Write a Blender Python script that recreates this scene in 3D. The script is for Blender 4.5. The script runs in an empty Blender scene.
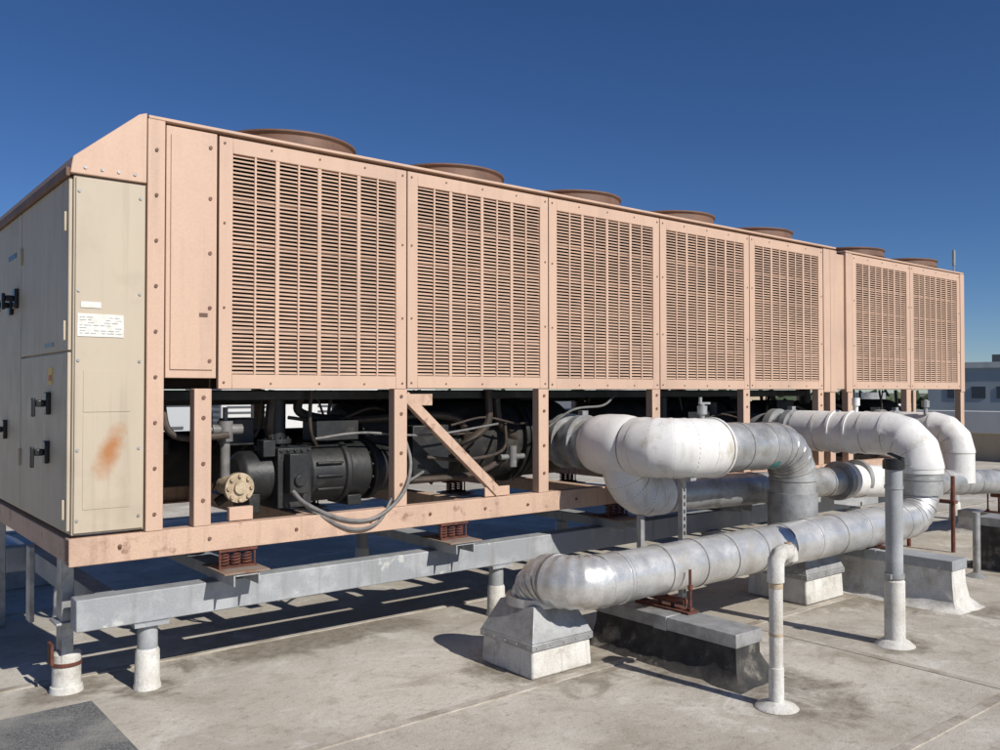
import bpy, bmesh, math, random
from mathutils import Vector, Matrix
random.seed(7)
scene=bpy.context.scene
COL=scene.collection

# ------------------------------------------------------------------ materials
def make_mat(name, c1, c2=None, rough=0.6, metal=0.0, scale=3.0, lo=0.4, hi=0.65, stretch=(1,1,1),
        bump=0.0, bscale=60.0, c3=None, scale3=0.8, lo3=0.55, hi3=0.7, rvar=0.0, fine=0.0, spec=0.5, streak=0.0, streakc=(.2,.15,.1)):
    m=bpy.data.materials.new(name); m.use_nodes=True
    nt=m.node_tree; N=nt.nodes; L=nt.links
    b=N["Principled BSDF"]; b.inputs["Roughness"].default_value=rough; b.inputs["Metallic"].default_value=metal
    b.inputs["Specular IOR Level"].default_value=spec
    b.inputs["Base Color"].default_value=(*c1,1)
    tc=N.new("ShaderNodeTexCoord"); mp=N.new("ShaderNodeMapping"); mp.inputs["Scale"].default_value=stretch
    L.new(tc.outputs["Object"],mp.inputs["Vector"])
    def noise(s,det=4,vec=None,r=0.6):
        n=N.new("ShaderNodeTexNoise"); n.inputs["Scale"].default_value=s; n.inputs["Detail"].default_value=det; n.inputs["Roughness"].default_value=r
        L.new((vec or mp.outputs["Vector"]),n.inputs["Vector"]); return n
    def ramp(fac,lo,hi,to=1.0):
        r=N.new("ShaderNodeMapRange"); r.inputs["From Min"].default_value=lo; r.inputs["From Max"].default_value=hi; r.inputs["To Max"].default_value=to
        L.new(fac,r.inputs["Value"]); return r.outputs["Result"]
    def mix(f,a,bb,mode='MIX'):
        x=N.new("ShaderNodeMix"); x.data_type='RGBA'; x.blend_type=mode
        if isinstance(f,float): x.inputs[0].default_value=f
        else: L.new(f,x.inputs[0])
        for i,v in ((6,a),(7,bb)):
            if isinstance(v,tuple): x.inputs[i].default_value=(*v,1)
            else: L.new(v,x.inputs[i])
        return x.outputs[2]
    out=None
    if c2:
        out=mix(ramp(noise(scale).outputs["Fac"],lo,hi),c1,c2)
    if c3:
        out=mix(ramp(noise(scale3,5,tc.outputs["Object"]).outputs["Fac"],lo3,hi3),out if out else c1,c3)
    if streak>0:
        ms=N.new("ShaderNodeMapping"); ms.inputs["Scale"].default_value=(14,14,.9); L.new(tc.outputs["Object"],ms.inputs["Vector"])
        out=mix(ramp(noise(1.0,5,ms.outputs["Vector"]).outputs["Fac"],.55,.75,streak),out if out else c1,streakc)
    if fine>0:
        f=noise(90,2,tc.outputs["Object"],0.7)
        r=N.new("ShaderNodeMapRange"); r.inputs["From Min"].default_value=0.3; r.inputs["From Max"].default_value=0.7
        r.inputs["To Min"].default_value=1-fine; r.inputs["To Max"].default_value=1+fine*0.5
        L.new(f.outputs["Fac"],r.inputs["Value"])
        out=mix(1.0,out if out else c1,r.outputs["Result"],'MULTIPLY')
    if out: L.new(out,b.inputs["Base Color"])
    if rvar>0:
        r=N.new("ShaderNodeMapRange"); r.inputs["From Min"].default_value=0.3; r.inputs["From Max"].default_value=0.7
        r.inputs["To Min"].default_value=max(0,rough-rvar); r.inputs["To Max"].default_value=min(1,rough+rvar)
        L.new(noise(9).outputs["Fac"],r.inputs["Value"]); L.new(r.outputs["Result"],b.inputs["Roughness"])
    if bump>0:
        bp=N.new("ShaderNodeBump"); bp.inputs["Strength"].default_value=bump; bp.inputs["Distance"].default_value=0.01
        L.new(noise(bscale,3,tc.outputs["Object"]).outputs["Fac"],bp.inputs["Height"]); L.new(bp.outputs["Normal"],b.inputs["Normal"])
    return m

M={}
M['peach']=make_mat('peach_paint',(0.58,0.400,0.292),(0.545,0.370,0.272),0.6,scale=2.0,lo=.35,hi=.7,stretch=(1.5,1.5,.5),bump=.04,bscale=8,c3=(0.49,0.34,0.255),scale3=1.3,lo3=.50,hi3=.72,fine=.06,rvar=.08,streak=.35,streakc=(.38,.27,.20))
M['peach_dirty']=make_mat('peach_paint_weathered',(0.56,0.385,0.28),(0.43,0.29,0.21),0.68,scale=5,lo=.5,hi=.75,stretch=(1,1,1),bump=.1,bscale=40,c3=(0.24,0.13,0.085),scale3=7,lo3=.60,hi3=.71,fine=.14,streak=.5,streakc=(.27,.17,.12))
M['louver']=make_mat('louver_paint',(0.54,0.37,0.27),(0.47,0.32,0.235),0.68,scale=1.5,fine=.08,c3=(.40,.28,.21),scale3=2.2,lo3=.52,hi3=.72)
M['beige']=make_mat('beige_paint',(0.485,0.412,0.312),(0.445,0.376,0.285),0.55,scale=1.6,stretch=(2,2,.5),lo=.4,hi=.7,c3=(0.39,0.325,0.24),scale3=2.2,lo3=.56,hi3=.75,bump=.04,bscale=7,rvar=.1,streak=.45,streakc=(.31,.25,.18))
M['grey_paint']=make_mat('grey_steel_paint',(0.30,0.315,0.325),(0.39,0.40,0.41),0.55,scale=4,lo=.5,hi=.62,stretch=(1,1,1),bump=.1,bscale=30,c3=(0.50,0.50,0.47),scale3=9,lo3=.64,hi3=.7,fine=.12,streak=.5,streakc=(.17,.14,.11))
M['galv']=make_mat('galvanised_jacket',(0.54,0.54,0.525),(0.36,0.36,0.35),0.42,metal=.55,scale=6,lo=.4,hi=.7,bump=.3,bscale=9,c3=(0.25,0.225,0.19),scale3=4.2,lo3=.54,hi3=.75,rvar=.12,fine=.12)
M['galv_dull']=make_mat('galvanised_dull',(0.42,0.425,0.42),(0.28,0.28,0.275),0.5,metal=.4,scale=9,bump=.18,bscale=12,c3=(0.22,0.19,0.15),scale3=5,lo3=.56,hi3=.75,rvar=.1,fine=.12)
M['alu']=make_mat('aluminium_jacket',(0.68,0.675,0.655),(0.50,0.495,0.475),0.38,metal=.55,scale=5,lo=.4,hi=.68,bump=.30,bscale=8,c3=(0.37,0.33,0.27),scale3=4.5,lo3=.54,hi3=.76,rvar=.14,fine=.12)
M['white']=make_mat('white_pvc_jacket',(0.76,0.75,0.725),(0.67,0.66,0.63),0.42,scale=4,lo=.45,hi=.7,bump=.18,bscale=7,c3=(0.50,0.455,0.375),scale3=5.5,lo3=.58,hi3=.76,rvar=.1,fine=.07,streak=.4,streakc=(.38,.33,.25))
M['white_rough']=make_mat('white_coating',(0.66,0.645,0.60),(0.52,0.495,0.44),0.8,scale=6,bump=.3,bscale=40,c3=(0.27,0.24,0.19),scale3=5,lo3=.56,hi3=.75,fine=.15,streak=.55,streakc=(.25,.21,.16))
M['rust']=make_mat('rusty_red_steel',(0.16,0.05,0.03),(0.08,0.032,0.02),0.8,scale=18,bump=.4,bscale=70,fine=.2)
M['rustplate']=make_mat('rusty_plate',(0.26,0.18,0.12),(0.24,0.23,0.22),0.75,scale=9,bump=.3,bscale=60,c3=(0.17,0.075,0.04),scale3=10,fine=.2)
M['brown']=make_mat('brown_fan_shroud',(0.19,0.10,0.063),(0.13,0.07,0.045),0.65,scale=5,fine=.1)
M['black']=make_mat('black_equipment',(0.013,0.014,0.015),(0.026,0.026,0.025),0.5,scale=8,bump=.2,bscale=30,c3=(0.07,0.062,0.05),scale3=6,lo3=.56,hi3=.75,fine=.25)
M['foam']=make_mat('black_foam_insulation',(0.014,0.014,0.015),(0.027,0.025,0.022),0.75,scale=8,bump=.5,bscale=25,c3=(0.055,0.048,0.038),scale3=4,fine=.25)
M['coil']=make_mat('dark_coil',(0.015,0.011,0.009),(0.022,0.016,0.012),0.9,scale=4,spec=.05)
M['plastic']=make_mat('black_plastic',(0.015,0.015,0.016),None,0.35)
M['caulk']=make_mat('joint_sealant',(0.13,0.12,0.105),(0.22,0.21,0.19),0.7,scale=14)
M['caulkw']=make_mat('pale_joint_sealant',(0.42,0.39,0.33),(0.27,0.24,0.19),0.7,scale=14)
M['paper']=make_mat('label_paper',(0.72,0.71,0.66),(0.6,0.59,0.53),0.6,scale=30)
M['yellow']=make_mat('yellow_label',(0.65,0.42,0.04),None,0.5)
M['red']=make_mat('red_label',(0.5,0.05,0.03),None,0.5)
M['teal']=make_mat('teal_label',(0.05,0.28,0.26),None,0.5)
M['brass']=make_mat('old_yellow_flange',(0.50,0.40,0.27),(0.33,0.25,0.16),0.6,scale=20,bump=.2,fine=.15)
M['copper']=make_mat('tarnished_tube',(0.085,0.062,0.047),(0.045,0.038,0.033),0.5,metal=.3,scale=20)
M['cable']=make_mat('grey_flex_conduit',(0.19,0.185,0.175),(0.12,0.115,0.11),0.5,scale=20)
M['bitumen']=make_mat('black_flashing',(0.03,0.028,0.026),(0.065,0.06,0.053),0.75,scale=12,bump=.6,bscale=18,c3=(0.24,0.22,0.18),scale3=6,lo3=.56,hi3=.70,fine=.3)
M['pad']=make_mat('walkway_mat',(0.22,0.22,0.21),(0.11,0.11,0.108),0.9,scale=110,lo=.42,hi=.58,bump=1.0,bscale=110,c3=(0.30,0.29,0.26),scale3=3,lo3=.48,hi3=.7)
M['wallwhite']=make_mat('white_wall',(0.62,0.62,0.60),(0.52,0.52,0.50),0.8,scale=.8,stretch=(1,1,.2),fine=.05)
M['walltan']=make_mat('tan_wall',(0.46,0.38,0.27),(0.38,0.31,0.22),0.8,scale=1.0,stretch=(1,1,.3),fine=.08)
M['bldg']=make_mat('pale_cladding',(0.42,0.44,0.46),(0.36,0.38,0.40),0.7,scale=.2)
M['bldgdark']=make_mat('dark_cladding',(0.07,0.08,0.09),None,0.5)
M['ground']=make_mat('far_ground',(0.10,0.11,0.07),(0.16,0.15,0.12),0.9,scale=.01)
M['leaf']=make_mat('foliage',(0.045,0.07,0.03),(0.08,0.10,0.045),0.8,scale=.3)

def roof_mat(spots):
    m=bpy.data.materials.new('roof_membrane'); m.use_nodes=True
    nt=m.node_tree;N=nt.nodes;L=nt.links;b=N["Principled BSDF"]
    tc=N.new("ShaderNodeTexCoord")
    def noise(s,det,r=.6,dist=0):
        n=N.new("ShaderNodeTexNoise"); n.inputs["Scale"].default_value=s;n.inputs["Detail"].default_value=det;n.inputs["Roughness"].default_value=r
        n.inputs["Distortion"].default_value=dist
        L.new(tc.outputs["Object"],n.inputs["Vector"]); return n.outputs["Fac"]
    def rng(f,a,bb,c=0,d=1):
        r=N.new("ShaderNodeMapRange"); 
        for k,v in (("From Min",a),("From Max",bb),("To Min",c),("To Max",d)): r.inputs[k].default_value=v
        L.new(f,r.inputs["Value"]); return r.outputs["Result"]
    def math_(op,a,bb):
        x=N.new("ShaderNodeMath"); x.operation=op
        for i,v in enumerate((a,bb)):
            if isinstance(v,(int,float)): x.inputs[i].default_value=v
            else: L.new(v,x.inputs[i])
        return x.outputs[0]
    def mix(f,a,bb,mode='MIX'):
        x=N.new("ShaderNodeMix");x.data_type='RGBA';x.blend_type=mode
        if isinstance(f,float): x.inputs[0].default_value=f
        else: L.new(f,x.inputs[0])
        for i,v in((6,a),(7,bb)):
            if isinstance(v,tuple): x.inputs[i].default_value=(*v,1)
            else: L.new(v,x.inputs[i])
        return x.outputs[2]
    nA=noise(.9,6,.62,.3); nB=noise(.4,4,.55,.4); nC=noise(2.4,6,.7,.6); nD=noise(14,4,.7)
    c=mix(rng(nA,.38,.60),(.60,.555,.475),(.445,.405,.34))
    c=mix(rng(nB,.46,.60,0,.75),c,(.39,.35,.285))
    c=mix(rng(nC,.52,.66,0,.6),c,(.33,.285,.22))
    c=mix(rng(nC,.45,.34,0,.6),c,(.70,.67,.61))
    d=math_('ABSOLUTE',math_('SUBTRACT',nB,.50),0)
    c=mix(rng(d,0,.007,.35,0),c,(.27,.23,.17))
    c=mix(rng(nD,.56,.70,0,.5),c,(.23,.195,.145))
    c=mix(rng(noise(45,2,.7),.62,.70,0,.5),c,(.15,.13,.10))
    acc=None
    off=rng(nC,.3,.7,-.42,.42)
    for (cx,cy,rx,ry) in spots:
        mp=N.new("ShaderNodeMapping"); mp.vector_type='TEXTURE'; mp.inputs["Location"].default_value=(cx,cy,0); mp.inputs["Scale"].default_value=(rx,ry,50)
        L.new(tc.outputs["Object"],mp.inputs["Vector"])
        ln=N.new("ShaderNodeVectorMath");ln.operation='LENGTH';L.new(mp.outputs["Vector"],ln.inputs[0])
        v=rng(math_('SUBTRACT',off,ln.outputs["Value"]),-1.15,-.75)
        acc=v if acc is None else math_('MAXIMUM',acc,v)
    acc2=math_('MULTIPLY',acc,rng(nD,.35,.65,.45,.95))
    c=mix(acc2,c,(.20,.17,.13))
    c=mix(1.0,c,rng(noise(120,2,.8),.3,.7,.84,1.07),'MULTIPLY')
    L.new(c,b.inputs["Base Color"])
    L.new(rng(nA,.35,.65,.55,.9),b.inputs["Roughness"])
    bp=N.new("ShaderNodeBump");bp.inputs["Strength"].default_value=.5;bp.inputs["Distance"].default_value=.012
    L.new(noise(18,5,.75),bp.inputs["Height"])
    L.new(bp.outputs["Normal"],b.inputs["Normal"])
    return m
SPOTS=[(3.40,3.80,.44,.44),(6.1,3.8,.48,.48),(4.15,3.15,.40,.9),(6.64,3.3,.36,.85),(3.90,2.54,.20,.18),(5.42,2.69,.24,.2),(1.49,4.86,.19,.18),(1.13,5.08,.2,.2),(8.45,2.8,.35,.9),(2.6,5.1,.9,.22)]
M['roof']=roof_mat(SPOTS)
M['seam']=make_mat('roof_lap_seam',(.50,.46,.395),(.39,.35,.29),.85,scale=5,bump=.3,bscale=30,fine=.15,c3=(.28,.24,.19),scale3=4,lo3=.46,hi3=.66)

def rusty_beige():
    m=M['beige'].copy(); m.name='beige_paint_rust_stain'
    nt=m.node_tree;N=nt.nodes;L=nt.links;b=N["Principled BSDF"]
    src=b.inputs["Base Color"].links[0].from_socket
    tc=N.new("ShaderNodeTexCoord"); mp=N.new("ShaderNodeMapping"); mp.vector_type='TEXTURE'
    mp.inputs["Location"].default_value=(1.245,4.69,1.285); mp.inputs["Scale"].default_value=(.046,.3,.115); mp.inputs["Rotation"].default_value=(0,math.radians(22),0)
    L.new(tc.outputs["Object"],mp.inputs["Vector"])
    n=N.new("ShaderNodeTexNoise");n.inputs["Scale"].default_value=18;n.inputs["Detail"].default_value=6;n.inputs["Roughness"].default_value=.65
    L.new(tc.outputs["Object"],n.inputs["Vector"])
    ln=N.new("ShaderNodeVectorMath");ln.operation='LENGTH';L.new(mp.outputs["Vector"],ln.inputs[0])
    a=N.new("ShaderNodeMath");a.operation='MULTIPLY_ADD';L.new(n.outputs["Fac"],a.inputs[0]);a.inputs[1].default_value=-1.3;a.inputs[2].default_value=1.75
    s=N.new("ShaderNodeMath");s.operation='SUBTRACT';L.new(a.outputs[0],s.inputs[0]);L.new(ln.outputs["Value"],s.inputs[1])
    r=N.new("ShaderNodeMapRange");r.inputs["From Min"].default_value=-.4;r.inputs["From Max"].default_value=.8;r.inputs["To Max"].default_value=.92;L.new(s.outputs[0],r.inputs["Value"])
    cr=N.new("ShaderNodeMix");cr.data_type='RGBA';L.new(r.outputs["Result"],cr.inputs[0]);L.new(src,cr.inputs[6]);cr.inputs[7].default_value=(.37,.15,.04,1)
    L.new(cr.outputs[2],b.inputs["Base Color"])
    return m
M['beige_rust']=rusty_beige()

# ------------------------------------------------------------------ mesh builder
class MB:
    def __init__(s): s.v=[];s.f=[]
    def quad(s,*p):
        i=len(s.v); s.v+= [tuple(q) for q in p]; s.f.append(tuple(range(i,i+len(p))))
    def hexa(s,b4,t4):
        i=len(s.v); s.v+=[tuple(q) for q in b4]+[tuple(q) for q in t4]
        s.f+=[(i+3,i+2,i+1,i),(i+4,i+5,i+6,i+7)]
        for k in range(4):
            j=(k+1)%4; s.f.append((i+k,i+j,i+4+j,i+4+k))
        return s
    def box(s,x0,x1,y0,y1,z0,z1):
        return s.hexa([(x0,y0,z0),(x1,y0,z0),(x1,y1,z0),(x0,y1,z0)],[(x0,y0,z1),(x1,y0,z1),(x1,y1,z1),(x0,y1,z1)])
    def frustum(s,cx,cy,z0,z1,w0,w1):
        a,b=w0/2,w1/2
        return s.hexa([(cx-a,cy-a,z0),(cx+a,cy-a,z0),(cx+a,cy+a,z0),(cx-a,cy+a,z0)],[(cx-b,cy-b,z1),(cx+b,cy-b,z1),(cx+b,cy+b,z1),(cx-b,cy+b,z1)])
    def tube(s,pts,radii,seg=24,cap=True):
        pts=[Vector(p) for p in pts]; n=len(pts)
        if not isinstance(radii,(list,tuple)): radii=[radii]*n
        T=[]
        for i in range(n):
            a=pts[max(i-1,0)];b=pts[min(i+1,n-1)]; d=(b-a)
            T.append(d.normalized() if d.length>1e-9 else (T[-1] if T else Vector((0,0,1))))
        t0=T[0]; u=t0.orthogonal().normalized()
        base=len(s.v)
        for i in range(n):
            if i: 
                q=T[i-1].rotation_difference(T[i]); u=(q@u); u=(u-T[i]*u.dot(T[i])).normalized()
            w=T[i].cross(u)
            for k in range(seg):
                a=2*math.pi*k/seg
                s.v.append(tuple(pts[i]+(u*math.cos(a)+w*math.sin(a))*radii[i]))
        for i in range(n-1):
            for k in range(seg):
                k2=(k+1)%seg
                s.f.append((base+i*seg+k,base+i*seg+k2,base+(i+1)*seg+k2,base+(i+1)*seg+k))
        if cap:
            s.f.append(tuple(base+k for k in reversed(range(seg)))); s.f.append(tuple(base+(n-1)*seg+k for k in range(seg)))
        return s
    def cyl(s,a,b,r,seg=24,r2=None):
        return s.tube([a,b],[r,r if r2 is None else r2],seg)
    def done(s,name,mat,parent=None,bevel=0.0,smooth=True,sharp=32):
        me=bpy.data.meshes.new(name); me.from_pydata(s.v,[],s.f); me.update()
        bm=bmesh.new(); bm.from_mesh(me); bmesh.ops.recalc_face_normals(bm,faces=bm.faces)
        if smooth:
            lim=math.radians(sharp)
            for f in bm.faces: f.smooth=True
            for e in bm.edges:
                if len(e.link_faces)==2 and e.calc_face_angle(0)>lim: e.smooth=False
        bm.to_mesh(me); bm.free()
        me.materials.append(mat)
        o=bpy.data.objects.new(name,me); COL.objects.link(o)
        if parent: o.parent=parent
        if bevel>0:
            md=o.modifiers.new('bevel','BEVEL'); md.width=bevel; md.segments=2; md.limit_method='ANGLE'; md.angle_limit=math.radians(40)
        return o
def empty(name):
    e=bpy.data.objects.new(name,None); COL.objects.link(e); e.empty_display_size=.3; return e

SEAMS=MB()
def jacket(mb,pts,r,bend=.3,spacing=.45,gores=5,rid=.005,seg=40):
    P=[Vector(p) for p in pts]; out=[];R=[]
    def add(p,rr): out.append(p);R.append(rr)
    def ridge(p,t):
        add(p-t*.0125,r);add(p-t*.0105,r+rid);add(p+t*.0105,r+rid*.9);add(p+t*.0125,r)
        s=random.choice((-1,1))
        a=p+t*s*.0108; c=p+t*s*(.0155+random.uniform(0,.002))
        SEAMS.tube([a,c],[r+rid*.97,r+.0012],seg)
    n=len(P); start=P[0]
    add(start,r)
    for i in range(1,n):
        t=(P[i]-P[i-1]).normalized()
        if i<n-1:
            t2=(P[i+1]-P[i]).normalized(); th=t.angle(t2)
            br=bend[i-1] if isinstance(bend,(list,tuple)) else bend
            Lb=br*math.tan(th/2); end=P[i]-t*Lb
        else: end=P[i]
        L=(end-start).length
        k=int(L/spacing)
        for j in range(1,k+1):
            sp=start+t*(L*(j-.5+random.uniform(-.06,.06))/k) if k else None
            if sp: ridge(sp,t)
            if sp and j<k:
                mid=sp+t*(L*.5/k); add(mid,r+random.uniform(-.003,.002))
        if i<n-1:
            if th>.02:
                nrm=(t2-t*t2.dot(t)).normalized(); c=end+nrm*br
                g=gores if th>.5 else 1
                for j in range(g+1):
                    a=th*j/g
                    p=c+(-nrm*math.cos(a)+t*math.sin(a))*br
                    tt=(t*math.cos(a)+nrm*math.sin(a))
                    ridge(p,tt)
            start=P[i]+t2*Lb
        else: add(end,r)
    mb.tube(out,R,seg); return mb
def flush_seams(parent,mat):
    global SEAMS
    if SEAMS.v: SEAMS.done('joint_sealant_beads',mat,parent)
    SEAMS=MB()

def flex(mb,pts,r,seg=10,sub=10):
    P=[Vector(p) for p in pts]; Q=[]
    E=[P[0]*2-P[1]]+P+[P[-1]*2-P[-2]]
    for i in range(1,len(E)-2):
        for k in range(sub):
            t=k/sub; a,b,c,d=E[i-1],E[i],E[i+1],E[i+2]
            Q.append(.5*((2*b)+(c-a)*t+(2*a-5*b+4*c-d)*t*t+(-a+3*b-3*c+d)*t**3))
    Q.append(P[-1]); mb.tube(Q,r,seg); return mb

# ------------------------------------------------------------------ chiller
Y0=4.70; YB=6.95; ZT=3.02; ZP=1.61; ZR0=.72; ZR1=.86
ch=empty('air_cooled_chiller')
b=MB()
def channel_x(b,x0,x1,y,z0,z1,fl,th=.012,dirn=1):
    ya,yb=(y,y+th) if dirn>0 else (y-th,y)
    b.box(x0,x1,ya,yb,z0,z1)
    f0,f1=(yb,y+fl) if dirn>0 else (y-fl,ya)
    b.box(x0+.001,x1-.001,f0,f1,z0+.0005,z0+th); b.box(x0+.001,x1-.001,f0,f1,z1-th,z1-.0005)
channel_x(b,1.06,11.13,Y0,ZR0,ZR1,.09)
channel_x(b,1.06,11.13,YB,ZR0,ZR1,.09,dirn=-1)
b.box(1.062,1.15,Y0+.1,YB-.1,ZR0+.01,ZR1-.01); b.box(11.04,11.128,Y0+.1,YB-.1,ZR0+.01,ZR1-.01)
for x in (2.4,3.6,4.9,6.2,7.5,8.6,9.8): b.box(x,x+.08,Y0+.095,YB-.095,ZR0+.02,ZR1-.02)
b.done('base_rail',M['peach_dirty'],ch,.004)
b=MB()
for side,(ya,yb) in enumerate(((Y0+.004,Y0+.075),(YB-.075,YB-.004))):
    b.box(1.425,1.515,ya-.008 if side==0 else ya,yb,ZR1+.001,ZT+.01)
    for x in (1.68,2.95,4.17,5.40,6.63,7.86,8.08,8.42,9.67,11.03):
        b.box(x,x+.095,ya,yb,ZR1+.001,ZP-.002)
b.done('post',M['peach'],ch,.004)
b=MB()
p0=Vector((3.045,Y0+.02,1.565)); p1=Vector((3.82,Y0+.02,.885))
d=(p1-p0).normalized(); nn=Vector((d.z,0,-d.x)); w=.032
q=[p0+nn*w,p0-nn*w,p1-nn*w,p1+nn*w]
b.hexa([(v.x,v.y,v.z) for v in q],[(v.x,v.y+.008,v.z) for v in q])
for s in (1,-1):
    q=[p0+nn*w*s,p0+nn*(w*s-.006*s),p1+nn*(w*s-.006*s),p1+nn*w*s]
    b.hexa([(v.x,v.y+.0085,v.z) for v in q],[(v.x,v.y+.05,v.z) for v in q])
b.box(3.042,3.26,Y0+.032,Y0+.05,1.50,1.575)
b.box(3.70,3.92,Y0+.032,Y0+.045,.864,.93)
b.box(9.86,9.92,Y0+.02,Y0+.05,.864,1.6)
b.done('diagonal_brace',M['peach_dirty'],ch,.003)

def louver_panel(x0,x1,yf,sgn):
    fr=MB(); g=.004+random.uniform(0,.002)
    x0+=g;x1-=g; z0=ZP+random.uniform(-.003,.003);z1=ZT-.012; mx=.078;mt=.085;mbm=.08
    def Bx(a,b_,d0,d1,c,d): 
        ys=sorted((yf+sgn*d0,yf+sgn*d1)); fr.box(a,b_,ys[0],ys[1],c,d)
    Bx(x0,x0+mx,0,.03,z0,z1);Bx(x1-mx,x1,0,.03,z0,z1)
    Bx(x0+mx,x1-mx,0.0,.03,z1-mt,z1);Bx(x0+mx,x1-mx,0.0,.03,z0,z0+mbm)
    ax,bx=x0+mx,x1-mx; az,bz=z0+mbm,z1-mt
    nc=8; cw=(bx-ax)/nc
    for i in range(1,nc):
        w=.0065 if i%2 else .0125
        Bx(ax+cw*i-w,ax+cw*i+w,.001,.014,az,bz)
    for i in range(1,5):
        zc=az+(bz-az)*i/5; Bx(ax,bx,.0165,.022,zc-.009,zc+.009)
    fr.done('louver_frame',M['peach'],ch,.003)
    sl=MB(); n=54; p=(bz-az)/n
    for i in range(n):
        z=az+p*i+p*.2
        for cidx in range(nc):
            ca=ax+cw*cidx+.0005; cb=ca+cw-.001
            j=random.uniform(-.0008,.0008); k2=random.uniform(-.0006,.0006)
            ya=yf+sgn*(.003+j); yb2=yf+sgn*.015
            h=p*.545
            q=[(ca,ya,z+k2),(cb,ya,z-k2),(cb,yb2,z+h),(ca,yb2,z+h)]
            q2=[(a,y+sgn*.0012,c+.0004) for a,y,c in q]
            sl.hexa(q,q2)
    sl.done('louver_slats',M['louver'],ch,smooth=False)
    sc=MB()
    for zz in (z0+.035,z0+.45,z0+.92,z1-.035):
        for xx in (x0+.03,x1-.03):
            sc.cyl((xx,yf-sgn*.004,zz),(xx,yf+sgn*.001,zz),.007,8)
    for k in range(1,4):
        xx=x0+(x1-x0)*k/4
        for zz in (z0+.03,z1-.03): sc.cyl((xx,yf-sgn*.004,zz),(xx,yf+sgn*.001,zz),.006,8)
    sc.done('panel_screws',M['brown'],ch)
for side in (0,1):
    yf,sg=(Y0,1) if side==0 else (YB,-1)
    for a,b_ in ((1.805,3.039),(3.039,4.262),(4.262,5.49),(5.49,6.72),(6.72,7.95),(8.505,9.755),(9.755,11.02)):
        louver_panel(a,b_,yf,sg)
b=MB(); b.box(1.53,7.93,Y0+.09,YB-.09,ZP+.005,ZT-.02); b.box(8.30,11.0,Y0+.09,YB-.09,ZP+.005,ZT-.02); b.done('coil_block',M['coil'],ch)
b=MB()
for (a,c) in ((7.955,8.075),(8.08,8.20),(8.38,8.50),(11.025,11.13)):
    b.box(a,c,Y0-.004,Y0+.06,ZP-.03,ZT-.005); b.box(a,c,YB-.06,YB+.004,ZP-.03,ZT-.005)
b.box(8.203,8.377,Y0+.02,YB-.02,ZP,ZT-.03)
b.box(11.10,11.126,Y0+.065,YB-.065,ZP,ZT-.02)
b.box(1.522,1.798,Y0+.002,Y0+.045,1.665,ZT-.006)
b.box(1.522,1.798,YB-.045,YB-.002,1.665,ZT-.006)
b.done('corner_panel',M['peach'],ch,.004)
b=MB(); b.box(1.545,1.775,Y0-.006,Y0+.001,1.71,ZT-.05)
b.done('access_door',M['peach'],ch,.003)
b=MB()
for z in (1.76,2.05,2.35,2.65,2.93): b.cyl((1.757,Y0-.012,z),(1.757,Y0-.003,z),.010,10)
for z in [.95+.24*i for i in range(9)]: b.cyl((1.47,Y0-.012,z),(1.47,Y0-.001,z),.009,10)
for z in (1.0,1.2,1.45,1.56):
    for x in (1.73,3.0,4.22,5.45,6.68,7.91): b.cyl((x,Y0-.002,z),(x,Y0+.006,z),.011,8)
x=1.3
while x<11: 
    b.cyl((x,Y0-.008,.79+random.uniform(-.02,.02)),(x,Y0+.002,.79),.010,8); x+=random.uniform(.25,.6)
b.box(1.70,1.745,Y0-.01,Y0+.0,2.0,2.02)
b.done('bolts',M['brown'],ch)
b=MB(); b.box(1.43,8.20,Y0+.0,YB,ZT+.012,ZT+.03); b.box(8.38,11.13,Y0,YB,ZT+.0,ZT+.018)
b.done('top_deck',M['peach'],ch,.004)
fx=[2.42,3.65,4.88,6.10,7.33,9.13,10.39]
b=MB(); g=MB()
for x in fx:
    for y in (5.155,6.5):
        zb=ZT+.031
        n=56; R1=.415
        prof=[(R1+.035,zb),(R1+.012,zb+.012),(R1+.008,zb+.062),(R1+.024,zb+.078),(R1+.024,zb+.088),(R1,zb+.088),(R1-.004,zb+.02),(R1-.002,zb-.0)]
        i0=len(b.v)
        for k in range(n):
            a=2*math.pi*k/n
            for (r,z) in prof: b.v.append((x+r*math.cos(a),y+r*math.sin(a),z))
        m_=len(prof)
        for k in range(n):
            k2=(k+1)%n
            for q in range(m_):
                q2=(q+1)%m_
                b.f.append((i0+k*m_+q,i0+k2*m_+q,i0+k2*m_+q2,i0+k*m_+q2))
        for rr in [.08+.045*i for i in range(8)]:
            dz=.03*(1-(rr/.42)**2)
            g.tube([(x+rr*math.cos(t*math.pi/16),y+rr*math.sin(t*math.pi/16),zb+.091+dz) for t in range(33)],.003,5,False)
        for k in range(8):
            a=math.pi*k/8; g.tube([(x+s*math.cos(a),y+s*math.sin(a),zb+.088+.03*(1-(s/.42)**2)) for s in (-.42,-.3,-.15,0,.15,.3,.42)],.0035,5)
        g.cyl((x,y,zb),(x,y,zb+.07),.08,16)
b.done('fan_shroud',M['brown'],ch); g.done('fan_guard',M['brown'],ch)
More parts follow.
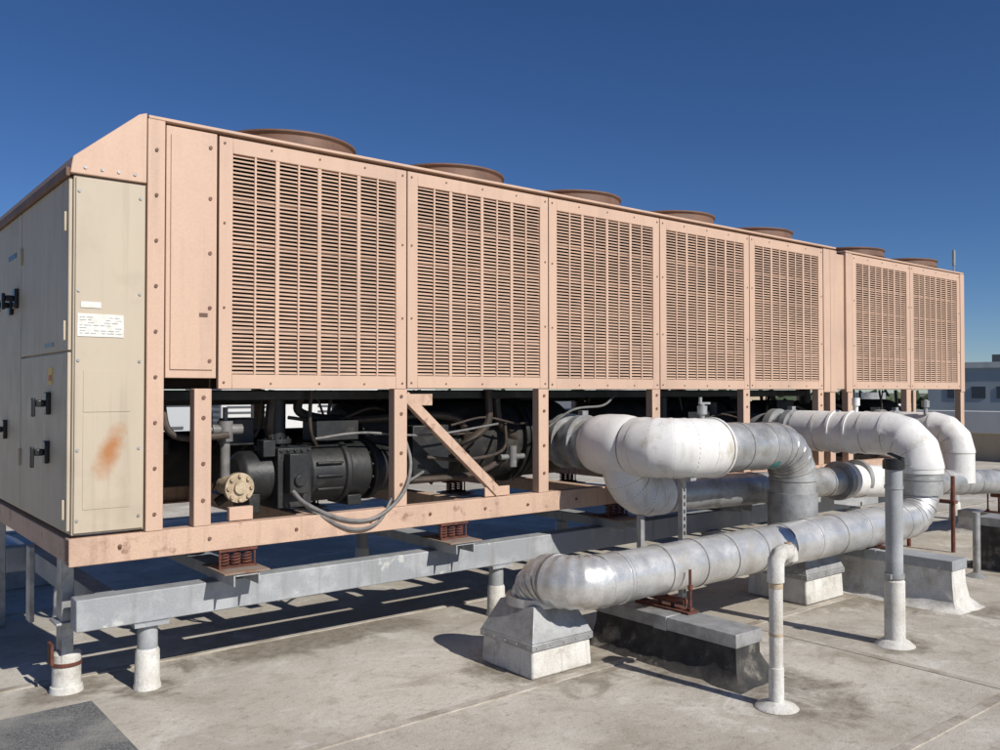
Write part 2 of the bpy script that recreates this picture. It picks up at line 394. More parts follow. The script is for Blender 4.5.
# ---- control enclosure
b=MB()
XE0,XE1=1.06,1.42; YE1=YB-.05; ZE0,ZE1=.875,2.68
b.box(XE0+.012,XE1,Y0+.012,YE1,ZE0,ZE1)
b.done('control_enclosure',M['beige'],ch,.004)
b=MB(); b.box(XE0+.02,XE1-.006,Y0,Y0+.0118,ZE0+.01,ZE1-.01)
b.done('enclosure_side_cover',M['beige_rust'],ch,.003)
b=MB(); b.box(1.12,1.345,Y0-.003,Y0-.0005,1.49,1.70); b.box(1.12,1.345,Y0-.0025,Y0-.0005,1.00,1.475);b.done('knockout_cover',M['beige_rust'],ch,.002)
b=MB()
for (u0,u1) in ((Y0+.03,5.88),(5.895,YE1-.01)):
    b.box(XE0-.006,XE0+.0115,u0,u1,ZE0+.015 if u0>5 else ZE0+.02,1.79 if u0<5 else ZE1-.01)
b.box(XE0-.006,XE0+.0115,Y0+.03,5.88,1.80,ZE1-.01)
b.done('enclosure_doors',M['beige'],ch,.004)
b=MB()
def handle(y,z,L=.12):
    b.box(XE0-.03,XE0-.0065,y-.035,y+.035,z-.06,z+.06)
    b.box(XE0-.075,XE0-.031,y-.018,y+.018,z-.018,z+.018)
    b.box(XE0-.095,XE0-.0755,y-.018,y+.018,z-L,z+.03)
handle(5.12,1.53,.07);handle(5.14,1.27,.08);handle(6.0,2.16,.07);handle(6.16,2.13,.05);handle(6.33,1.35,.08)
b.done('disconnect_handle',M['plastic'],ch,.006)
b=MB()
for (y,z) in ((5.88,1.2),(5.88,2.4),(4.78,2.45),(4.78,1.0),(4.78,1.9)): b.box(XE0-.02,XE0-.0065,y-.02,y+.0,z-.05,z+.05)
b.done('hinge',M['beige'],ch,.003)
b=MB(); b.box(XE0-.0085,XE0-.0063,5.05,5.15,1.63,1.72); b.done('warning_label',M['yellow'],ch)
b=MB(); b.box(XE0-.0105,XE0-.009,5.07,5.13,1.65,1.68); b.done('warning_label_text',M['red'],ch)
b=MB(); b.box(XE0-.0085,XE0-.0063,5.04,5.24,1.83,1.85); b.box(XE0-.0085,XE0-.0063,6.05,6.3,2.42,2.45); b.done('nameplate',M['plastic'],ch)
b=MB(); b.box(1.09,1.31,Y0-.004,Y0-.0005,1.87,1.985); b.box(1.105,1.20,Y0-.004,Y0-.0005,2.015,2.045); b.done('data_plate',M['paper'],ch)
b=MB()
rs=random.Random(3)
for k in range(7):
    z=1.885+.0135*k; xx=1.10
    while xx<1.29:
        w=rs.uniform(.01,.035)
        if rs.random()<.75: b.box(xx,min(xx+w,1.30),Y0-.0055,Y0-.0045,z,z+.003)
        xx+=w+.008
b.done('data_plate_text',M['grey_paint'],ch)
b=MB()
prof=[(XE0-.01,ZE1+.004),(XE1,ZE1+.004),(XE1,ZT+.035),(XE1-.04,ZT+.02),(XE0+.005,2.77)]
ya,yb_=Y0-.006,YB-.03
i0=len(b.v)
for y in (ya,yb_):
    for (x,z) in prof: b.v.append((x,y,z))
b.f.append(tuple(i0+k for k in range(5))); b.f.append(tuple(i0+5+k for k in reversed(range(5))))
for k in range(5):
    j=(k+1)%5; b.f.append((i0+k,i0+j,i0+5+j,i0+5+k))
b.done('end_hood',M['peach'],ch,.005)
b=MB(); b.box(XE0-.03,XE0-.0105,Y0-.01,YB-.03,ZE1-.015,ZE1+.03); b.done('hood_drip_edge',M['brown'],ch,.003)
b=MB()
for x in (1.12,1.2,1.28,1.36): b.cyl((x,Y0-.012,2.72),(x,Y0-.004,2.72),.008,8)
for z in (.95,1.3,1.75,2.1,2.6):
    b.cyl((1.39,Y0-.006,z),(1.39,Y0+.001,z),.008,8); b.cyl((1.095,Y0-.006,z),(1.095,Y0+.001,z),.008,8)
b.done('enclosure_screws',M['galv_dull'],ch)
# ---- machinery bay
def flange(b,c,d,r,t=.03,bolts=8,br=.012):
    c=Vector(c);d=Vector(d).normalized(); b.cyl(c-d*t/2,c+d*t/2,r,32)
    u=d.orthogonal().normalized(); w=d.cross(u)
    for k in range(bolts):
        a=2*math.pi*k/bolts; p=c+(u*math.cos(a)+w*math.sin(a))*r*.8
        b.cyl(p-d*(t/2+.015),p+d*(t/2+.015),br,6)
b=MB()
for (x0,x1,y,z,r) in ((2.95,4.95,5.42,1.22,.30),(5.35,7.65,5.42,1.22,.29),(8.6,10.6,5.42,1.22,.27),(1.9,3.6,6.4,1.1,.2),(3.8,7.8,6.45,1.15,.22)):
    pts=[(x0,y,z),(x0+.03,y,z),(x0+.06,y,z)]; rr=[r*.82,r*.98,r]
    k=int((x1-x0)/.35)
    for j in range(1,k):
        xx=x0+(x1-x0)*j/k; pts+=[(xx-.01,y,z),(xx,y,z),(xx+.01,y,z)]; rr+=[r*random.uniform(.99,1.01),r*.97,r]
    pts+=[(x1-.06,y,z),(x1-.03,y,z),(x1,y,z)];rr+=[r,r*.98,r*.82]
    b.tube(pts,rr,36)
b.done('evaporator_barrel',M['foam'],ch)
b=MB()
for x in (4.45,4.40,7.15,7.1): flange(b,(x,5.42,1.22),(1,0,0),.345,.035,16)
b.done('evaporator_flange',M['black'],ch)
b=MB()
for x in (2.05,5.7,8.9):
    y,z=5.08,1.08
    b.tube([(x,y,z),(x+.02,y,z),(x+.04,y,z),(x+.30,y,z)],[.11,.14,.15,.155],28)
    b.box(x+.20,x+.42,y-.19,y+.17,z-.19,z+.17)
    b.tube([(x+.42,y,z),(x+.44,y,z),(x+.66,y,z),(x+.67,y,z),(x+.70,y,z),(x+.71,y,z),(x+.85,y,z),(x+.87,y,z)],[.17,.185,.185,.205,.205,.185,.185,.16],32)
    for k in range(3): b.box(x+.46,x+.64,y-.2,y-.17,z-.1+.08*k,z-.085+.08*k)
    flange(b,(x+.90,y,z),(1,0,0),.20,.04,12)
    b.tube([(x+.9,y,z),(x+1.1,y,z),(x+1.2,y,z+.02)],[.16,.15,.08],28)
    b.box(x+.24,x+.37,y-.27,y-.191,z-.10,z+.14)
    b.cyl((x+.3,y-.29,z-.02),(x+.3,y-.271,z-.02),.035,16)
    for k in range(5): b.cyl((x+.22+.045*k,y-.20,z+.155),(x+.22+.045*k,y-.185,z+.155),.012,6)
    b.box(x+.5,x+.8,y-.1,y+.1,z+.20,z+.33); b.box(x+.12,x+.2,y-.16,y-.06,z+.12,z+.22)
    b.box(x+.05,x+.12,y-.12,y+.12,.865,z-.1); b.box(x+.7,x+.8,y-.14,y+.14,.865,z-.15)
    flange(b,(x+.3,y+.05,z+.2),(0,0,1),.09,.03,8,.01)
    b.cyl((x+.3,y+.05,z+.2),(x+.3,y+.05,1.6),.055,16)
b.done('screw_compressor',M['black'],ch,.006)
b=MB()
b.tube([(3.35,5.95,.9),(3.35,5.95,1.55)],[.16,.16],28)
b.tube([(6.9,5.9,.9),(6.9,5.9,1.55)],[.16,.16],28)
b.box(3.25,3.55,4.95,5.2,1.02,1.36); b.box(6.0,6.25,6.3,6.6,.9,1.4); b.box(7.6,7.9,5.0,5.3,.95,1.5); b.box(9.95,10.3,4.95,5.3,.95,1.35)
b.box(1.55,8.1,5.7,5.78,1.50,1.60); b.box(1.55,8.1,5.0,5.04,1.54,1.60)
rr=random.Random(21)
for k in range(34):
    x=rr.uniform(1.8,10.6); y=rr.uniform(5.0,6.7); z=rr.uniform(.9,1.4); s=rr.uniform(.04,.13)
    if rr.random()<.5: b.box(x,x+s*1.4,y,y+s,z,z+s*1.3)
    else: b.tube([(x,y,z),(x,y,z+s*2)],s*.5,14)
b.done('refrigerant_equipment',M['black'],ch,.008)
b=MB()
flex(b,[(2.6,5.3,1.58),(2.6,5.3,1.45),(2.9,5.2,1.40),(3.6,5.1,1.42),(3.8,5.1,1.3),(3.8,5.2,1.05)],.03)
flex(b,[(3.1,4.9,1.0),(3.5,4.88,1.0),(3.75,4.88,1.02),(4.0,4.9,1.1)],.022)
flex(b,[(3.3,4.86,1.15),(3.6,4.84,1.12),(3.95,4.85,1.17),(4.1,5.0,1.35)],.012)
flex(b,[(1.6,5.0,1.55),(1.62,4.95,1.38),(1.72,4.92,1.33),(1.95,4.9,1.34)],.02)
for k in range(38):
    x=2.0+rr.random()*8.5; y=4.92+rr.random()*1.1
    flex(b,[(x,y,1.6),(x+rr.uniform(-.1,.1),y,1.35),(x+rr.uniform(-.35,.35),y+.1,1.15),(x+rr.uniform(-.5,.5),y+.2,.9)],rr.choice((.008,.012,.018,.03)))
for k in range(14):
    x=2.2+rr.random()*7; y=4.9+rr.random()*.3; z=rr.uniform(.95,1.5)
    flex(b,[(x,y,z),(x+.3,y,z+rr.uniform(-.08,.08)),(x+.6,y,z+rr.uniform(-.08,.08)),(x+.9,y+.2,z)],rr.choice((.008,.012,.02)))
b.done('refrigerant_tube',M['copper'],ch)
b=MB()
b.cyl((1.96,4.98,1.08),(1.96,4.98,1.37),.028,16); b.cyl((1.88,4.98,1.37),(2.06,4.98,1.37),.03,16); b.cyl((1.96,4.98,1.30),(1.96,4.98,1.42),.045,12)
b.cyl((1.80,4.98,1.37),(1.90,4.98,1.37),.018,12); b.cyl((1.96,4.98,1.42),(1.96,4.98,1.5),.015,10)
b.cyl((3.92,4.84,1.12),(4.14,4.84,1.12),.02,12); b.cyl((4.02,4.82,1.05),(4.02,4.82,1.2),.03,12)
b.done('service_valve',M['cable'],ch)
b=MB(); flange(b,(1.97,4.80,1.045),(0,1,0),.085,.035,8,.011); b.cyl((1.97,4.80,1.045),(1.97,5.0,1.045),.055,20); b.cyl((1.97,4.765,1.045),(1.97,4.80,1.045),.035,16)
b.done('drain_flange',M['brass'],ch)
b=MB(); b.box(1.90,2.04,4.76,4.80,.864,.94); b.done('mount_block',M['peach'],ch,.004)
b=MB()
flex(b,[(2.30,4.79,1.0),(2.35,4.72,.93),(2.55,4.69,.83),(2.75,4.69,.80),(2.90,4.68,.86),(3.02,4.68,.98),(3.08,4.72,1.15),(3.06,4.8,1.35)],.012)
flex(b,[(2.32,4.82,.98),(2.40,4.72,.88),(2.62,4.685,.76),(2.82,4.685,.78),(3.0,4.76,.95),(3.3,4.9,1.05)],.010)
flex(b,[(2.5,4.9,1.3),(2.8,4.85,1.33),(3.3,4.83,1.30),(3.9,4.84,1.36)],.008)
flex(b,[(4.4,4.9,1.3),(4.6,4.8,1.45),(4.9,4.78,1.48),(5.1,4.85,1.55)],.009)
b.done('flexible_conduit',M['cable'],ch)
b=MB()
for x in (4.64,7.43,9.45):
    r=.175 if x<9 else .14
    b.cyl((x,5.3,1.21),(x,4.62,1.21),r-.01,32)
    b.cyl((x,4.86,1.21),(x,4.93,1.21),r+.035,32); b.cyl((x,4.70,1.21),(x,4.76,1.21),r+.03,32)
    b.box(x-.03,x+.03,4.705,4.755,1.21+r,1.21+r+.06)
b.done('water_nozzle',M['galv_dull'],ch)

# ------------------------------------------------------------------ steel dunnage frame
fr=empty('steel_support_frame')
b=MB()
for y in (4.86,6.75): b.box(1.12,11.6,y-.06,y+.06,.365,.53)
b.done('main_beam',M['grey_paint'],fr,.006)
b=MB()
xb=(1.93,3.42,5.0,6.5,8.2,9.6,10.9)
for x in xb:
    b.box(x-.075,x-.065,4.58,7.02,.532,.60); b.box(x+.065,x+.075,4.58,7.02,.532,.60); b.box(x-.064,x+.064,4.58,7.02,.586,.599)
b.box(1.25,1.35,4.93,6.68,.39,.52)
b.done('cross_channel',M['grey_paint'],fr,.003)
b=MB()
for x in xb:
    b.box(x-.13,x+.13,4.57,4.92,.601,.612); b.box(x-.13,x+.13,6.72,7.0,.601,.612)
b.done('bearing_plate',M['rustplate'],fr,.002)
b=MB()
for x in xb:
    for y in (4.745,6.88):
        b.box(x-.11,x+.11,y-.045,y+.06,.613,.623); b.box(x-.11,x+.11,y-.045,y+.06,.705,.718)
        for dx in (-.065,0.0,.065):
            pts=[(x+dx+.024*math.cos(t*.5),y+.024*math.sin(t*.5),.623+.082*t/60) for t in range(61)]
            b.tube(pts,.0065,6)
        b.cyl((x+.1,y-.03,.62),(x+.1,y-.03,.71),.007,8); b.cyl((x-.1,y-.03,.62),(x-.1,y-.03,.71),.007,8)
b.done('spring_isolator',M['rust'],fr)
b=MB()
for x in (1.49,3.9,6.3,8.7,11.2):
    for y in (4.86,6.75):
        b.cyl((x,y,0.0),(x,y,.34),.052,24); b.box(x-.09,x+.09,y-.08,y+.08,.345,.364)
b.done('frame_column',M['grey_paint'],fr)
b=MB()
b.box(1.10,1.16,5.02,5.14,.06,.72)
b.box(1.07,1.19,5.0,5.16,.365,.38); b.box(1.03,1.055,5.45,5.55,.3,.72)
b.box(1.06,1.12,6.7,6.82,0,.72)
b.done('end_column',M['galv_dull'],fr,.004)
b=MB()
for x in (1.49,3.9,6.3,8.7,11.2):
    for y in (4.86,6.75):
        b.tube([(x,y,.0),(x,y,.02),(x,y,.03),(x,y,.20),(x,y,.215)],[.072,.070,.066,.062,.054],24)
b.tube([(1.14,5.08,0),(1.14,5.08,.03),(1.14,5.08,.035),(1.14,5.08,.20),(1.14,5.08,.22)],[.085,.08,.072,.070,.05],24)
b.done('column_flashing',M['white_rough'],fr)
b=MB(); b.tube([(1.14,5.08,.14),(1.14,5.08,.16)],[.075,.075],24); b.box(1.05,1.065,5.02,5.10,.16,.27); b.done('flashing_clamp',M['rust'],fr)

# ------------------------------------------------------------------ pipework
p=empty('insulated_water_pipe')
b=MB(); jacket(b,[(7.45,3.52,.95),(7.45,3.52,.52),(3.40,3.52,.51),(3.40,3.86,.51),(3.40,3.86,.30)],.148,bend=[.24,.17,.17],spacing=.33,gores=5)
b.done('metal_jacket_run',M['alu'],p)
b=MB(); jacket(b,[(7.45,3.52,.98),(7.45,3.52,.72)],.178,spacing=.2); 
b.done('riser_jacket',M['galv'],p); flush_seams(p,M['caulk'])
b=MB(); jacket(b,[(7.45,4.66,1.22),(7.45,3.52,1.22),(7.45,3.52,.90)],.188,bend=.27,spacing=.4,gores=3,rid=.005)
b.done('white_elbow_cover',M['white'],p); flush_seams(p,M['caulkw'])
b=MB()
for y in (4.28,4.12): b.cyl((7.45,y-.012,1.22),(7.45,y+.012,1.22),.197,40)
b.cyl((7.47,4.1,1.40),(7.47,4.1,1.50),.02,12); b.cyl((7.47,4.1,1.46),(7.47,4.1,1.53),.035,12)
b.done('white_bands',M['white'],p)
p=empty('insulated_water_pipe')
b=MB(); jacket(b,[(4.65,4.64,1.20),(4.65,3.88,1.20),(6.10,3.88,1.17),(6.10,3.88,.30)],.176,bend=[.24,.27],spacing=.30,gores=5)
b.done('metal_jacket',M['galv'],p)
b=MB(); jacket(b,[(6.10,3.88,.80),(6.10,3.88,.45)],.19,spacing=.4); b.done('riser_sleeve',M['galv_dull'],p); flush_seams(p,M['caulk'])
b=MB()
jacket(b,[(4.65,4.20,1.20),(4.65,3.88,1.20),(5.08,3.88,1.19)],.208,bend=.235,spacing=.6,gores=4,rid=.003)
b.tube([(4.65,4.62,1.2),(4.65,4.60,1.2),(4.65,4.54,1.2),(4.65,4.46,1.2),(4.65,4.32,1.2),(4.65,4.25,1.2),(4.65,4.22,1.2)],[.19,.205,.219,.225,.225,.216,.20],40)
b.tube([(5.07,3.88,1.19),(5.09,3.88,1.19),(5.10,3.88,1.19)],[.218,.218,.19],40)
b.done('white_elbow_cover',M['white'],p); flush_seams(p,M['caulkw'])
b=MB()
R=.1835
for k in range(6):
    a=-2.45+k*.07; a1=a+.07
    b.quad((5.66,3.88+R*math.cos(a),1.18+R*math.sin(a)),(5.74,3.88+R*math.cos(a),1.18+R*math.sin(a)),(5.74,3.88+R*math.cos(a1),1.18+R*math.sin(a1)),(5.66,3.88+R*math.cos(a1),1.18+R*math.sin(a1)))
b.done('flow_arrow_label',M['teal'],p)
b=MB()
b.cyl((4.98,3.88,1.37),(4.98,3.88,1.50),.018,12); b.cyl((4.98,3.88,1.43),(4.98,3.88,1.49),.035,12); b.cyl((4.96,3.88,1.5),(4.96,3.88,1.55),.012,10); b.box(4.95,5.06,3.87,3.89,1.50,1.515)
b.done('air_vent_valve',M['galv_dull'],p)
p=empty('insulated_water_pipe')
b=MB(); jacket(b,[(4.80,4.28,.82),(7.48,4.25,.77),(9.45,4.05,.64),(13.5,3.75,.44)],.128,bend=.3,spacing=.5)
b.done('metal_jacket',M['galv'],p); flush_seams(p,M['caulk'])
b=MB(); jacket(b,[(4.66,4.36,1.20),(4.66,4.30,.84),(5.02,4.29,.835)],.158,bend=.22,spacing=.5,gores=4,rid=.003); 
b.tube([(7.50,4.25,.77),(7.54,4.25,.77),(7.55,4.25,.765),(8.9,4.11,.678),(8.91,4.11,.678)],[.155,.17,.150,.150,.13],36)
b.done('white_cover',M['white'],p); flush_seams(p,M['caulkw'])
b=MB(); 
for x in (7.40,7.72): b.cyl((x,4.255,.772),(x+.05,4.25,.770),.178,36)
b.done('coupling',M['galv_dull'],p)
p=empty('insulated_water_pipe')
b=MB(); jacket(b,[(9.45,4.66,1.21),(9.45,4.06,1.21),(9.45,4.06,.64)],.155,bend=.25,spacing=.4,gores=3)
b.done('white_elbow_cover',M['white'],p); flush_seams(p,M['caulkw'])
b=MB(); b.cyl((9.35,4.35,1.34),(9.35,4.35,1.5),.02,10); b.cyl((9.35,4.35,1.42),(9.35,4.35,1.49),.04,10); b.done('air_vent_valve',M['galv_dull'],p)

def pedestal(cx,cy,w,hb,ht,wt):
    e=empty('pipe_penetration_curb')
    b=MB(); b.frustum(cx,cy,0,hb,w,w-.02); b.done('base',M['white_rough'],e,.012)
    b=MB(); b.frustum(cx,cy,hb-.035,hb+.005,w+.012,w+.01); b.frustum(cx,cy,hb+.0055,ht,w+.004,wt); 
    b.done('metal_cap',M['galv_dull'],e,.004)
    b=MB(); b.cyl((cx,cy,ht-.02),(cx,cy,ht+.03),wt*.60,32); b.done('storm_collar',M['galv'],e)
    b=MB(); s=w/2+.007
    for k in range(-2,3):
        t=k*w/4.6
        b.cyl((cx+t,cy-s-.003,hb-.015),(cx+t,cy-s+.01,hb-.015),.007,8); b.cyl((cx-s-.003,cy+t,hb-.015),(cx-s+.01,cy+t,hb-.015),.007,8)
    b.done('screws',M['galv'],e)
pedestal(3.40,3.86,.46,.19,.375,.30)
pedestal(6.10,3.86,.52,.22,.42,.37)
def sleeper(x0,x1,y0,y1,h,mat,cap):
    e=empty('pipe_support_curb')
    b=MB(); rs=random.Random(int(x0*100))
    N_=12
    def side(a,bb,n): return [(a[0]+(bb[0]-a[0])*k/n,a[1]+(bb[1]-a[1])*k/n) for k in range(n)]
    cs=[(x0,y0),(x1,y0),(x1,y1),(x0,y1)]
    ring=side(cs[0],cs[1],4)+side(cs[1],cs[2],N_)+side(cs[2],cs[3],4)+side(cs[3],cs[0],N_)
    cx,cy=(x0+x1)/2,(y0+y1)/2
    def lvl(off,z,j=0):
        o=[]
        for (x,y) in ring:
            sx=(1 if x>cx+.01 else -1 if x<cx-.01 else 0)if abs(x-cx)>(x1-x0)/2-.001 else 0
            sy=(1 if y>cy else -1) if abs(y-cy)>(y1-y0)/2-.001 else 0
            q=off+rs.uniform(-j,j); o.append((x+sx*q,y+sy*q,z))
        return o
    L=[lvl(.085,0.0,.02),lvl(.05,.018,.012),lvl(.015,.07,.008),lvl(-.006,h*.5,.004),lvl(-.012,h-.03,0)]
    n=len(ring); base=len(b.v)
    for l in L: b.v+=l
    for i in range(len(L)-1):
        for k in range(n):
            k2=(k+1)%n; b.f.append((base+i*n+k,base+i*n+k2,base+(i+1)*n+k2,base+(i+1)*n+k))
    b.f.append(tuple(base+(len(L)-1)*n+k for k in range(n)))
    b.done('flashing',mat,e,sharp=50)
    b=MB(); b.box(x0,x1,y0,y1,h-.075,h); b.box(x0-.004,x1+.004,(y0+y1)/2-.05,(y0+y1)/2+.05,h-.08,h+.003); b.done('metal_cap',cap,e,.003)
    return e
def stand(e,x,y,z0,zp,r):
    b=MB()
    b.box(x-.05,x+.05,y-r-.06,y+r+.06,z0,z0+.012)
    for s in (-1,1):
        b.cyl((x,y+s*(r+.035),z0),(x,y+s*(r+.035),zp+.02),.009,8); b.box(x-.02,x+.02,y+s*(r+.035)-.015,y+s*(r+.035)+.015,z0+.012,z0+.03)
        b.cyl((x,y+s*(r+.035),zp-.10),(x,y+s*(r+.035),zp-.075),.017,6)
    b.cyl((x,y-r,zp-r-.03),(x,y+r,zp-r-.03),.022,12)
    b.cyl((x,y-.05,z0),(x,y-.05,zp-r-.02),.012,8);b.cyl((x,y+.05,z0),(x,y+.05,zp-r-.02),.012,8)
    b.done('roller_stand',M['rust'],e)
e=sleeper(3.98,4.22,2.88,3.95,.27,M['bitumen'],M['galv_dull']); stand(e,4.16,3.52,.272,.51,.15)
e=sleeper(6.52,6.76,2.85,4.1,.36,M['white_rough'],M['grey_paint']); stand(e,6.64,3.52,.362,.52,.15)
e=sleeper(8.3,8.6,2.2,3.42,.46,M['bitumen'],M['galv_dull'])
e=sleeper(10.2,10.45,3.2,4.4,.25,M['white_rough'],M['galv_dull']); stand(e,10.3,3.95,.25,.60,.13)
e=empty('strut_pipe_stand')
b=MB()
for x,y in ((4.78,3.90),(4.78,4.28)):
    b.box(x-.02,x+.02,y-.02,y-.017,.02,1.02); b.box(x-.02,x-.017,y-.0165,y+.02,.02,1.02); b.box(x+.017,x+.02,y-.0165,y+.02,.02,1.02)
b.box(4.75,4.81,3.8,4.4,.98,1.0); b.box(4.68,4.88,3.8,4.4,.003,.02)
b.done('strut',M['galv_dull'],e)
b=MB()
z=.1
while z<.95: b.box(4.773,4.787,3.878,3.8799,z,z+.025); z+=.05
b.done('strut_slots',M['plastic'],e)
e=empty('strut_pipe_stand')
b=MB()
for s in (-.22,.22): b.cyl((8.9,4.1+s,0.0),(8.9,4.1+s,.75),.02,12)
b.box(8.86,8.94,3.85,4.35,.48,.51); b.done('frame',M['rust'],e)

e=empty('pvc_vent_pipe')
b=MB(); x,y=3.865,2.556
b.cyl((x,y,0),(x,y,.70),.034,24)
b.tube([(x,y,.0),(x,y,.20),(x,y,.205)],[.038,.038,.034],24)
b.tube([(x,y,.63),(x,y,.70),(x+.004,y,.735),(x+.025,y-.003,.765),(x+.055,y-.008,.775),(x+.10,y-.015,.775)],[.042,.042,.042,.042,.042,.042],24)
b.tube([(x+.085,y-.013,.79),(x+.10,y-.015,.765),(x+.105,y-.015,.73)],[.042,.042,.040],20)
b.done('pipe',M['white_rough'],e)
b=MB(); b.cyl((x,y,.60),(x,y,.632),.0355,20); b.cyl((x,y,.36),(x,y,.375),.0352,20); b.cyl((x+.09,y-.014,.815),(x+.09,y-.014,.822),.02,12); b.done('stain_band',M['brass'],e)
b=MB(); b.tube([(x,y,0.002),(x,y,.012),(x,y,.03),(x,y,.035)],[.11,.10,.05,.04],28); b.done('flashing_boot',M['white_rough'],e)
e=empty('vent_stack')
b=MB(); x,y=5.39,2.71
b.cyl((x,y,.30),(x,y,1.13),.052,28); b.done('metal_pipe',M['grey_paint'],e)
b=MB(); b.tube([(x,y,1.10),(x,y,1.105),(x,y,1.155),(x,y,1.17)],[.052,.066,.066,.052],28)
for k in range(5): b.cyl((x-.02+.01*k,y-.06,1.17),(x-.02+.01*k,y+.03,1.2),.006,6)
b.done('cap',M['plastic'],e)
b=MB(); b.tube([(x,y,0),(x,y,.40),(x,y,.41)],[.062,.062,.054],28); b.tube([(x,y,0),(x,y,.03),(x,y,.04)],[.12,.085,.065],28); b.done('lower_sleeve',M['white_rough'],e)
b=MB(); b.cyl((x,y,.42),(x,y,.45),.060,24); b.cyl((x,y,.98),(x,y,1.0),.057,24); b.box(x-.08,x-.055,y-.015,y+.015,.42,.45); b.done('clamp',M['galv_dull'],e)
e=empty('vent_stack')
b=MB(); x,y=7.9,3.25
b.cyl((x,y,0),(x,y,.55),.03,16); b.tube([(x,y,0),(x,y,.02),(x,y,.04)],[.09,.06,.03],20); b.done('pipe',M['galv_dull'],e)

# ------------------------------------------------------------------ roof & surroundings
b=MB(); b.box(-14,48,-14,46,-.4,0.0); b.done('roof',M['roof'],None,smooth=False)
b=MB(); b.quad((-3000,-3000,-9),(3000,-3000,-9),(3000,3000,-9),(-3000,3000,-9)); b.done('ground',M['ground'],None,smooth=False)
b=MB(); b.box(-13.99,47.99,-13.99,45.99,-9,-.401); b.done('building_walls',M['walltan'],None,smooth=False)
def strip(b,horizontal,c,a0,a1,w,z,seed):
    rs=random.Random(seed); n=int((a1-a0)/.12); pts=[]
    off=0
    for k in range(n+1):
        a=a0+(a1-a0)*k/n; off+=rs.uniform(-.0015,.0015); off*=.98
        pts.append((a,c+off-w/2+rs.uniform(-.002,.002),c+off+w/2+rs.uniform(-.002,.002)))
    for k in range(n):
        a,l,h=pts[k]; a2,l2,h2=pts[k+1]
        if horizontal: b.quad((a,l,z),(a2,l2,z),(a2,h2,z),(a,h,z)); b.quad((a,l,0),(a2,l2,0),(a2,l2,z),(a,l,z))
        else: b.quad((l,a,z),(h,a,z),(h2,a2,z),(l2,a2,z)); b.quad((l,a,0),(l,a,z),(l2,a2,z),(l2,a2,0))
b=MB()
for i,y in enumerate((3.56,1.9,5.28,7.03,9.03,.3,11,13)): strip(b,True,y,-14,20.8,.055,.006,i)
for i,(x,y0_,y1_) in enumerate(((5.05,1.93,3.53),(9.6,1.93,3.53),(0.2,3.6,5.25),(7.2,.33,1.87))): strip(b,False,x,y0_,y1_,.055,.0035,20+i)
b.done('roof_seam',M['seam'],None,smooth=False)
b=MB(); b.box(-.6,1.19,3.1,4.77,.007,.022); b.done('walkway_pad',M['pad'],None,.004)
e=empty('roof_skylight')
b=MB(); b.box(.3,1.75,7.9,9.1,0,.22); b.done('curb',M['grey_paint'],e,.01)
b=MB(); b.frustum(1.025,8.5,.22,.34,1.2,.8); b.done('dome',M['white'],e,.03)
def wall(name,x0,x1,y0,y1,split,top):
    e=empty(name)
    b=MB(); b.box(x0,x1,y0,y1,0,split); b.done('base',M['walltan'],e)
    b=MB(); b.box(x0-.06,x1+.06,y0-.06,y1+.06,split+.001,top); b.done('coping',M['wallwhite'],e,.01)
wall('parapet_wall',21,21.3,-14,30,.62,1.12)
wall('parapet_wall',-13.5,20.9,30,30.3,.6,1.1)
wall('parapet_wall',-13.9,-13.6,-13,29.9,.6,1.1)
def rtu(x,y,w,d,h,mat='wallwhite'):
    e=empty('rooftop_air_handler')
    b=MB(); b.box(x,x+w,y,y+d,.25,h); b.box(x-.04,x+w+.04,y-.04,y+d+.04,h+.001,h+.05); b.done('cabinet',M[mat],e,.02)
    b=MB(); b.box(x+.1,x+w-.1,y+.1,y+d-.1,0,.249)
    n=int(w/1.0)
    for k in range(0,n,2):
        xa=x+.12+k*(w-.2)/max(n,1); xb2=xa+(w-.2)/max(n,1)-.1
        z=.5
        while z<h-.35:
            b.box(xa,xb2,y-.02,y-.0005,z,z+.04); z+=.12
    for k in range(int(d)):
        ya_=y+.1+k; z=.5
        while z<h-.25:
            b.box(x-.02,x-.0005,ya_,ya_+.75,z,z+.05); z+=.12
    b.done('louvers_and_curb',M['bldgdark'],e)
    b=MB(); b.cyl((x+w*.5,y+d*.5,h+.05),(x+w*.5,y+d*.5,h+.3),min(w,d)*.3,24); b.done('exhaust_fan',M['galv_dull'],e)
rtu(7.0,18.0,5.5,2.2,1.75); rtu(3.2,14,1.8,1.6,1.35,'bldg'); rtu(14.5,14.0,3,2,1.45); rtu(17.6,9.2,1.6,1.3,1.25); rtu(-3,17,2.5,2,1.5); rtu(18.5,4.0,1.2,1.2,.9,'bldg')
e=empty('guard_rail'); b=MB()
for k in range(12): b.cyl((16,10+.8*k,0),(16,10+.8*k,1.15),.02,8)
for z in (.6,1.15): b.cyl((16,10,z),(16,18.8,z),.02,8)
b.done('rails',M['bldgdark'],e)
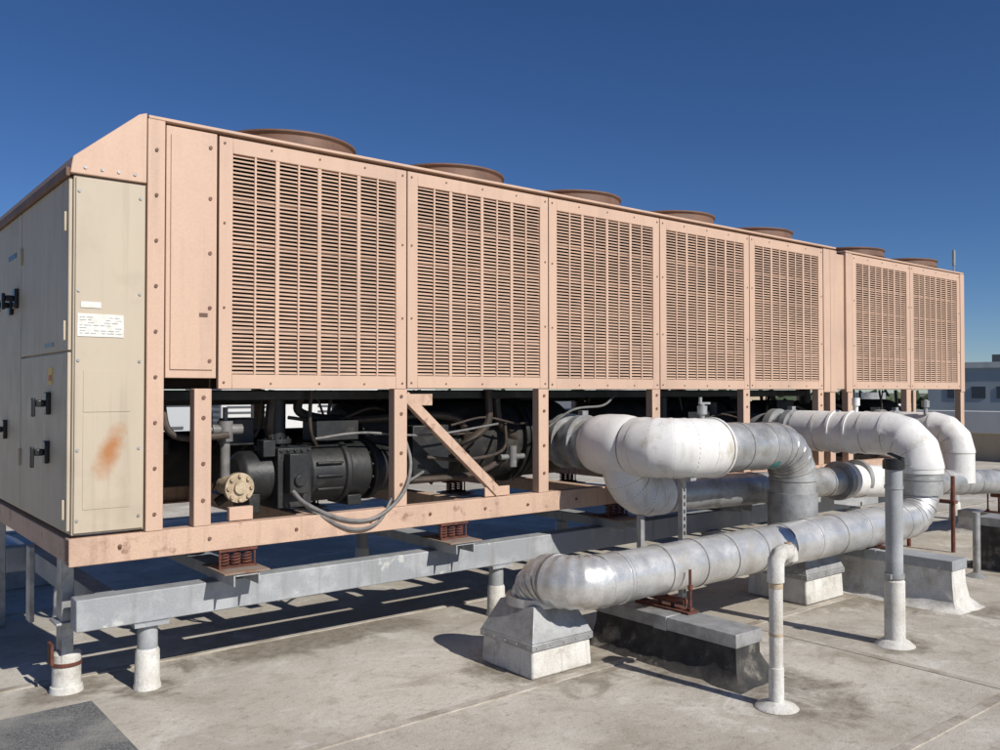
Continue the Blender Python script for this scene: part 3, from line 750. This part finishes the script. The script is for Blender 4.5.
def building(x,y,w,d,h,rot,mat,dark=True):
    e=empty('distant_building')
    e.location=(x,y,-9); e.rotation_euler=(0,0,rot)
    b=MB(); b.box(-w/2,w/2,-d/2,d/2,0,h); b.done('walls',M[mat],e)
    b=MB(); b.box(-w/2-.2,w/2+.2,-d/2-.2,d/2+.2,h+.01,h+.8); b.done('parapet',M['wallwhite'],e)
    b=MB()
    for fl in range(int(h//4)):
        z=1.5+4*fl
        for k in range(int(w//3)):
            xx=-w/2+.8+3*k; b.box(xx,xx+1.7,-d/2-.06,-d/2-.001,z,z+1.6)
        for k in range(int(d//3)):
            yy=-d/2+.8+3*k; b.box(-w/2-.06,-w/2-.001,yy,yy+1.7,z,z+1.6)
    b.done('windows',M['bldgdark'],e)
    if dark:
        b=MB(); b.box(-w*.1,w*.35,-d*.3,d*.2,h+.81,h+2.2); b.done('penthouse',M['bldgdark'],e)
        b=MB(); b.cyl((-w*.05,0,h+.8),(-w*.05,0,h+5),.12,8); b.box(-w*.05-.4,-w*.05+.4,-.1,.1,h+4.2,h+4.5); b.done('antenna',M['galv_dull'],e)
building(139,50,28,20,13.6,.2,'bldg')
building(180,150,50,30,9,.1,'walltan',False); building(90,190,60,30,9.4,-.1,'bldg',False); building(-10,160,40,30,10,0,'bldg',False); building(240,20,60,40,10.5,.3,'wallwhite',False)
e=empty('radio_mast'); b=MB(); b.cyl((52,22.5,-9),(52,22.5,9.5),.05,8); b.cyl((52,22.5,8.8),(52,22.5,9.7),.09,8); b.done('mast',M['galv_dull'],e)
rnd=random.Random(11); b=MB()
for k in range(700):
    a=math.radians(rnd.uniform(-15,130)); d=rnd.uniform(260,420)
    cx,cy=d*math.cos(a),d*math.sin(a); h=rnd.uniform(4,9.3)
    for j in range(9):
        s=rnd.uniform(1.2,3.2); px=cx+rnd.uniform(-5,5);py=cy+rnd.uniform(-5,5);pz=-9+h*rnd.uniform(.3,1)
        n=Vector((rnd.uniform(-1,1),rnd.uniform(-1,1),rnd.uniform(-.6,1))).normalized(); u=n.orthogonal().normalized()*s; w=n.cross(u)
        c=Vector((px,py,pz)); b.quad(c-u-w*.6,c+u*.8-w,c+u+w*.7,c-u*.6+w)
b.done('distant_trees',M['leaf'],None,smooth=False)

# ------------------------------------------------------------------ light, sky, camera
SUN_EL=math.radians(36); az=math.radians(173)
sd=Vector((math.sin(az)*math.cos(SUN_EL),math.cos(az)*math.cos(SUN_EL),math.sin(SUN_EL)))
sl=bpy.data.lights.new('sun','SUN'); sl.energy=4.95; sl.angle=math.radians(.5); sl.color=(1,.955,.89)
so=bpy.data.objects.new('sun',sl); COL.objects.link(so); so.rotation_euler=sd.to_track_quat('Z','Y').to_euler(); so.location=(0,-10,20)
w=bpy.data.worlds.new('World'); scene.world=w; w.use_nodes=True
nt=w.node_tree; bg=nt.nodes['Background']; sk=nt.nodes.new('ShaderNodeTexSky'); sk.sky_type='NISHITA'; sk.sun_disc=False
sk.sun_elevation=SUN_EL; sk.sun_rotation=az; sk.air_density=1.0; sk.dust_density=0.0; sk.ozone_density=6.0; sk.altitude=2200
hs=nt.nodes.new('ShaderNodeHueSaturation'); hs.inputs['Saturation'].default_value=1.12; hs.inputs['Hue'].default_value=.507
nt.links.new(sk.outputs[0],hs.inputs['Color']); nt.links.new(hs.outputs[0],bg.inputs[0]); bg.inputs[1].default_value=.074
cam=bpy.data.cameras.new('camera'); co=bpy.data.objects.new('camera',cam); COL.objects.link(co)
co.location=(0,0,1.6); co.rotation_euler=(math.radians(91.0),0,math.radians(-39)); cam.sensor_width=36; cam.lens=31.32; cam.clip_end=6000; cam.clip_start=.05
scene.camera=co
scene.view_settings.view_transform='Standard'; scene.view_settings.look='None'; scene.view_settings.exposure=0
